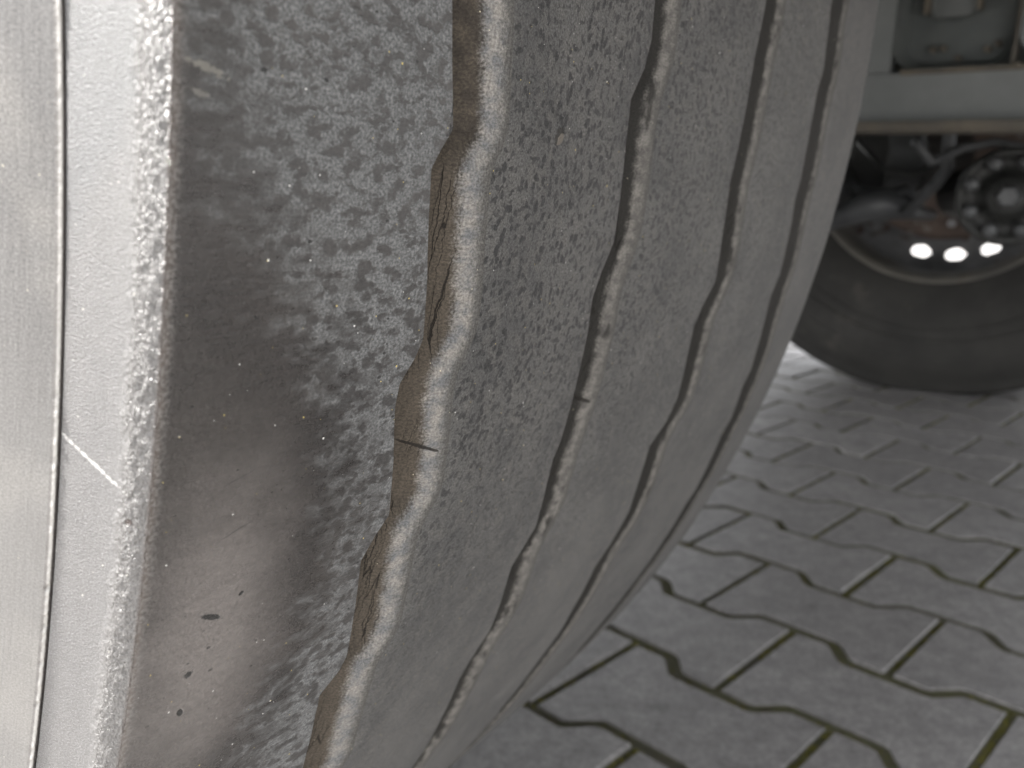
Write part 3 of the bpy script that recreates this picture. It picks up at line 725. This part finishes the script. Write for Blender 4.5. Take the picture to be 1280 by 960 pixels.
# arm, spring end, rod and flange seen between the wheels
def pt(x, y, dist):
    r = ray(x, y).normalized(); return CAMP + r * dist
arm = tbm('steering_arm', tube([pt(1000, 282, 1.42), pt(1045, 266, 1.40), pt(1080, 252, 1.38), pt(1105, 249, 1.38), pt(1130, 256, 1.38), pt(1160, 262, 1.5)], [(.02, .014), (.022, .017), (.026, .022), (.028, .024), (.016, .014), (.01, .008)], 14), M_MID, True)
tbm('spring_shackle', tube([pt(1058, 222, 1.42), pt(1070, 233, 1.41), pt(1090, 238, 1.41), pt(1112, 238, 1.41), pt(1128, 232, 1.41), pt(1138, 243, 1.42), pt(1134, 262, 1.43)], [(.008, .006), (.013, .009), (.013, .009), (.013, .009), (.015, .011), (.012, .012), (.01, .01)], 12), M_MID, True)
tbm('brake_hose', tube([pt(1128, 262, 1.36), pt(1150, 240, 1.35), pt(1168, 222, 1.33), pt(1180, 205, 1.32), pt(1183, 160, 1.3)], .0075, 10), M_MID, True)
tbm('air_hose', tube([pt(1140, 170, 1.25), pt(1160, 196, 1.27), pt(1200, 178, 1.3), pt(1240, 170, 1.3), pt(1300, 182, 1.3)], .006, 10), M_MID, True)
tbm('brake_cable', tube([pt(1070, 172, 1.4), pt(1100, 205, 1.36), pt(1140, 214, 1.36), pt(1172, 196, 1.36), pt(1190, 160, 1.36)], .0045, 8), M_DARK, True)
tbm('axle_end', tube([pt(1200, 235, 1.78), pt(1240, 232, 1.6), pt(1290, 230, 1.5), pt(1400, 225, 1.45)], [(.045, .045), (.05, .05), (.055, .055), (.07, .07)], 16), M_DARK, True)
tbm('brake_chamber', revolve([(0, 0), (0, .05), (.012, .062), (.05, .066), (.055, .074), (.062, .074), (.066, .066), (.11, .06), (.125, .045), (.125, 0)], 40, pt(1045, 196, 1.56), (pt(1180, 192, 1.6) - pt(1045, 196, 1.56))), M_DARK, True)
fc = pt(1257, 238, 1.26); fd = (CAMP - fc).normalized(); fs = fd.cross(UP).normalized(); fu = fs.cross(fd)
flange = tbm('drive_flange', revolve([(-.10, .030), (-.04, .034), (-.02, .057), (-.006, .061), (0, .059), (.002, .053), (-.006, .048), (-.006, .030), (.008, .026), (.014, .018), (.015, 0)], 48, fc, fd), M_DARK, True)
tag(flange, 'round bolted drive flange between the wheels')
for k in range(8):
    t = 2 * math.pi * (k + .45) / 8
    c = fc + (fs * math.cos(t) + fu * math.sin(t)) * .044
    tbm('flange_bolt', cyl(c - fd * .004, c + fd * .016, .0100, .0085, 8, bev=.002), M_MID, True, flange)
tbm('flange_nut', cyl(fc + fd * .01, fc + fd * .026, .016, .013, 6, bev=.002), M_MID, False, flange)

# unseen body, sized for the light: platform, wheel arches, front bumper
tbm('body_floor', box(-4.6, .86, -.12, 1.96, 1.05, 1.06, .004), M_BODY)
cabm = box(-.55, .86, -.14, 2.10, 1.061, 2.3, .05)
cabp = tbm('cab', cabm, M_BODY)
tbm('unseen_flatbed', box(-4.6, -.62, -.16, 1.98, 1.061, 1.17, .01), M_FRAME)  # out of view, made low so sun reaches the far ground
bump = tbm('unseen_bumper', box(.72, .90, -.05, 2.05, .52, .96, .03), M_BODY)  # out of view, added as a dark reflection for the polished shoulder
for a_ in (.1, 1.9):
    tbm('headlight', box(.901, .915, a_, a_ + .2, .68, .84, .004), M_LAMP, False, bump)
for sgn, a0, a1 in ((0, -.10, .36), (1, 1.72, 2.04)):
    bm = bmesh.new(); rg = []
    for k in range(25):
        t = R_(8 + 164 * k / 24); row = []
        for (aa, ro) in ((a0, .60), (a0, .63), (a0 + .02, .64), (a1, .64), (a1, .63), (a0 + .02, .63)):
            row.append(bm.verts.new(TV(-.625 + ro * math.cos(t), aa, .47 + ro * math.sin(t) * .95)))
        rg.append(row)
    for r0, r1 in zip(rg[:-1], rg[1:]):
        for k in range(6): bm.faces.new((r0[k], r0[(k + 1) % 6], r1[(k + 1) % 6], r1[k]))
    bmesh.ops.recalc_face_normals(bm, faces=bm.faces)
    tbm('wheel_arch', bm, M_BODY, False)

# ------------------------------------------------------------------ ground
def paving_material():
    b = NB('grey_concrete_paver'); geo = b.n('ShaderNodeNewGeometry'); p = geo.outputs['Position']
    oi = b.n('ShaderNodeObjectInfo'); rnd = oi.outputs['Random']
    n0 = b.noise(p, 3.0, 4.0, 0.6); n1 = b.noise(p, 22, 5.0, 0.6); n2 = b.noise(p, 260, 5.0, 0.7); n3 = b.noise(p, 900, 3.0, 0.6)
    col = b.mix(b.ss(n1, 0.3, 0.7), (0.235, 0.225, 0.222), (0.32, 0.307, 0.30))
    col = b.mix(b.mul(b.ss(n0, 0.4, 0.7), 0.5), col, (0.33, 0.317, 0.305))
    col = b.mix(b.mul(rnd, 0.6), col, (0.215, 0.203, 0.20))
    col = b.mix(0.8, col, b.mix(b.ss(n2, 0.3, 0.7), (0.72, 0.72, 0.72), (1.28, 1.28, 1.28)), 'MULTIPLY')
    st = b.ss(b.noise(p, 9, 5.0, 0.7), 0.60, 0.72); col = b.mix(b.mul(st, 0.55), col, (0.10, 0.098, 0.095))
    sp, rc = b.specks(p, 130, 0.12, 0.12); col = b.mix(b.mul(sp, 0.7), col, (0.5, 0.5, 0.48))
    sp2, rc2 = b.specks(p, 190, 0.12, 0.2); col = b.mix(b.mul(sp2, 0.7), col, (0.07, 0.068, 0.065))
    sep = b.n('ShaderNodeSeparateXYZ'); b.put(p, sep.inputs[0])
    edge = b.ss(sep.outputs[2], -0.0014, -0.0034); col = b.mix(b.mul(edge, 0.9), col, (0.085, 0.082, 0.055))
    col = b.mix(0.7, col, b.mix(b.ss(b.noise(p, 60, 4.0, 0.65), 0.35, 0.65), (0.8, 0.8, 0.8), (1.18, 1.18, 1.18)), 'MULTIPLY')
    h = b.add(b.mul(n2, 0.5), b.add(b.mul(n3, 0.3), n1))
    return b.fin(col, 0.52, b.bump(h, 0.45, 0.002), 0.5)
def joint_material():
    b = NB('mossy_joint_sand'); geo = b.n('ShaderNodeNewGeometry'); p = geo.outputs['Position']
    n0 = b.noise(p, 7, 4.0, 0.6); n1 = b.noise(p, 120, 5.0, 0.7)
    col = b.mix(b.ss(n0, 0.35, 0.62), (0.12, 0.113, 0.088), (0.145, 0.145, 0.078))
    col = b.mix(b.ss(n1, 0.45, 0.7), col, (0.13, 0.115, 0.08))
    return b.fin(col, 0.95, b.bump(n1, 0.8, 0.004), 0.2)
def moss_material():
    b = NB('green_moss'); geo = b.n('ShaderNodeNewGeometry'); p = geo.outputs['Position']
    n0 = b.noise(p, 40, 4.0, 0.6); n1 = b.noise(p, 500, 3.0, 0.6)
    col = b.mix(b.ss(n0, 0.35, 0.65), (0.10, 0.10, 0.028), (0.24, 0.225, 0.055))
    col = b.mix(b.mul(n1, 0.5), col, (0.12, 0.10, 0.05))
    return b.fin(col, 0.95, None, 0.15)
def far_ground_material():
    b = NB('weathered_yard_surface'); geo = b.n('ShaderNodeNewGeometry'); p = geo.outputs['Position']
    n0 = b.noise(p, 0.4, 5.0, 0.6); n1 = b.noise(p, 8, 5.0, 0.6)
    col = b.mix(n0, (0.20, 0.198, 0.195), (0.28, 0.275, 0.268)); col = b.mix(0.5, col, b.mix(n1, (0.8, 0.8, 0.8), (1.2, 1.2, 1.2)), 'MULTIPLY')
    return b.fin(col, 0.85, b.bump(n1, 0.4, 0.003), 0.3)
M_PAVE, M_JOINT, M_MOSS, M_YARD = paving_material(), joint_material(), moss_material(), far_ground_material()
bm = bmesh.new(); bmesh.ops.create_grid(bm, x_segments=2, y_segments=2, size=400)
for v_ in bm.verts: v_.co.z = -.030
g = from_bm('ground', bm, M_YARD); tag(g, kind='structure')
PC, PR = R_(44.5), 0
RC = Vector((math.cos(PC), -math.sin(PC), 0)); CC = Vector((math.sin(PC), math.cos(PC), 0))
PL, PW = .187, .1247
M_P = Matrix(((RC.x, CC.x, 0, 0), (RC.y, CC.y, 0, 0), (0, 0, 1, 0), (0, 0, 0, 1)))
rows = range(-22, 62); 
bm = bmesh.new()
vs = [bm.verts.new(RC * x + CC * y + UP * -.0040) for x, y in ((-5.5, -2.8), (5.5, -2.8), (5.5, 7.9), (-5.5, 7.9))]; bm.faces.new(vs)
vb = [bm.verts.new(v_.co - UP * .03) for v_ in vs]
for k in range(4): bm.faces.new((vs[k], vb[k], vb[(k + 1) % 4], vs[(k + 1) % 4]))
bmesh.ops.recalc_face_normals(bm, faces=bm.faces)
paving = from_bm('paving', bm, M_JOINT); tag(paving, kind='structure')
# double-T shaped stone: wide ends, narrow waist
def stone_outline(g_=.0036):
    gy = g_ + .0018; hl, wide, thin = PL / 2 - g_, PW / 2 + .0114 - gy, PW / 2 - .0114 - gy
    q = PL / 4
    xs = [(-hl, 1), (-q - .0135 - g_, 1), (-q - .0085 - g_, .91), (-q - g_, .5), (-q + .0085 - g_, .09), (-q + .0135 - g_, 0)]
    bot = [(x, -(thin + (wide - thin) * k)) for x, k in xs]; bot += [(-x, y) for x, y in reversed(bot)]
    return bot + [(-x, -y) for x, y in bot]
def stone_verts(seed):
    rs = random.Random(seed); ol = stone_outline(); n_ = len(ol)
    jx = [(rs.uniform(-.0006, .0006), rs.uniform(-.0006, .0006)) for _ in ol]
    vt = []
    for (ins, z) in ((.0, -.02), (.0, -.0036), (.0006, -.0009), (.0018, 0)):
        for (x, y), (dx, dy) in zip(ol, jx):
            L_ = math.hypot(x, y)
            vt.append((x - math.copysign(ins, x) + dx, y - math.copysign(ins, y) + dy, z))
    fc_ = []
    for r in range(3):
        for k in range(n_): fc_.append((r * n_ + k, r * n_ + (k + 1) % n_, (r + 1) * n_ + (k + 1) % n_, (r + 1) * n_ + k))
    fc_.append(tuple(3 * n_ + k for k in range(n_)))
    return vt, fc_
variants = []
for sd in range(8):
    vt, fc_ = stone_verts(sd); me = bpy.data.meshes.new('paving_stone'); me.from_pydata(vt, [], fc_); me.update(); me.materials.append(M_PAVE); variants.append((me, vt, fc_))
cand = []
fwd = Vector((0, math.cos(PITCH), -math.sin(PITCH)))
for k in rows:
    c = .528 + k * PW
    off = -.1445 if k % 2 == 0 else -.238
    off = -.238 if k % 2 == 0 else -.1445
    n0_ = int(-5.3 / PL); 
    for m in range(n0_, -n0_):
        x = off + m * PL + PL / 2
        cand.append((x, c))
def seen(x, c):
    p = RC * x + CC * c - CAMP; dp = p.dot(fwd)
    if dp < .05: return 9e9
    u_ = p.z * math.cos(PITCH) + p.y * math.sin(PITCH)
    X, Y = 640 + p.x / dp * FPX, 480 - u_ / dp * FPX
    if X < 380 or X > 1420 or Y < 380 or Y > 1130: return 1e6 + p.length
    return dp
cand.sort(key=lambda t: seen(*t))
near = [c for c in cand[:300]]
i = 0
for (x, c) in near:
    me = variants[random.randrange(8)][0]
    o = bpy.data.objects.new('paving_stone', me); COL.objects.link(o)
    fl = random.choice((0, math.pi))
    o.matrix_world = Matrix.Translation(RC * x + CC * c + UP * random.uniform(-.0012, .0010)) @ M_P @ Matrix.Rotation(fl + random.gauss(0, .003), 4, 'Z') @ Matrix.Rotation(random.gauss(0, .004), 4, 'X') @ Matrix.Rotation(random.gauss(0, .003), 4, 'Y')
    o.parent = paving
vv, ff = [], []
for (x, c) in cand[300:]:
    _, vt, fc_ = variants[random.randrange(8)]
    b_ = len(vv); T = Matrix.Translation(RC * x + CC * c + UP * random.uniform(-.0012, .0010)) @ M_P
    vv += [tuple(T @ Vector(v_)) for v_ in vt]; ff += [tuple(b_ + q for q in f_) for f_ in fc_]
me = bpy.data.meshes.new('paving_stones_beyond'); me.from_pydata(vv, [], ff); me.update()
o = link('paving_stones_beyond', me, M_PAVE, paving); tag(o, kind='stuff')
# moss and grit in the joints, near the camera
rg = np.random.RandomState(3); vv, ff = [], []
tet = [(0, 0, 1.0), (.9, 0, .1), (-.45, .8, .1), (-.45, -.8, .1)]
def blob(pos, r, hgt):
    b_ = len(vv); a_ = rg.uniform(0, 6.28); ca, sa = math.cos(a_), math.sin(a_)
    for (x, y, z) in tet:
        q = pos + Vector(((x * ca - y * sa) * r, (x * sa + y * ca) * r, z * hgt)); vv.append(tuple(q))
    ff.extend([(b_, b_ + 1, b_ + 2), (b_, b_ + 2, b_ + 3), (b_, b_ + 3, b_ + 1)])
for (x, c) in near:
    dens_ = 0.5 + 0.9 * mnoise.noise((x * 3, c * 3, 0))
    q = PL / 4
    for k in range(int(190 * max(.3, min(1.2, dens_ + .3)))):
        y = rg.uniform(-PW / 2 - .008, PW / 2 + .008)
        if mnoise.noise((x * 40, (c + y) * 40, 0)) < -.15: continue
        blob(RC * (x - PL / 2 + rg.normal(0, .0016)) + CC * (c + y) + UP * -.0042, rg.uniform(.0007, .0019), rg.uniform(.0010, .0036))
    for k in range(int(120 * max(.08, dens_))):
        xx = rg.uniform(-PL / 2, PL / 2); yy = -PW / 2 + (.0114 if abs(xx) < q else -.0114)
        if abs(abs(xx) - q) < .007: yy = -PW / 2 + (q - abs(xx)) / .007 * .0114
        if mnoise.noise(((x + xx) * 30, c * 30, 5)) < 0: continue
        blob(RC * (x + xx) + CC * (c + yy + rg.normal(0, .0014)) + UP * -.0044, rg.uniform(.0006, .0016), rg.uniform(.0010, .0034))
me = bpy.data.meshes.new('moss'); me.from_pydata(vv, [], ff); me.update()
o = link('moss', me, M_MOSS); tag(o, 'yellow-green moss tufts growing in the paving joints', 'moss', kind='stuff')
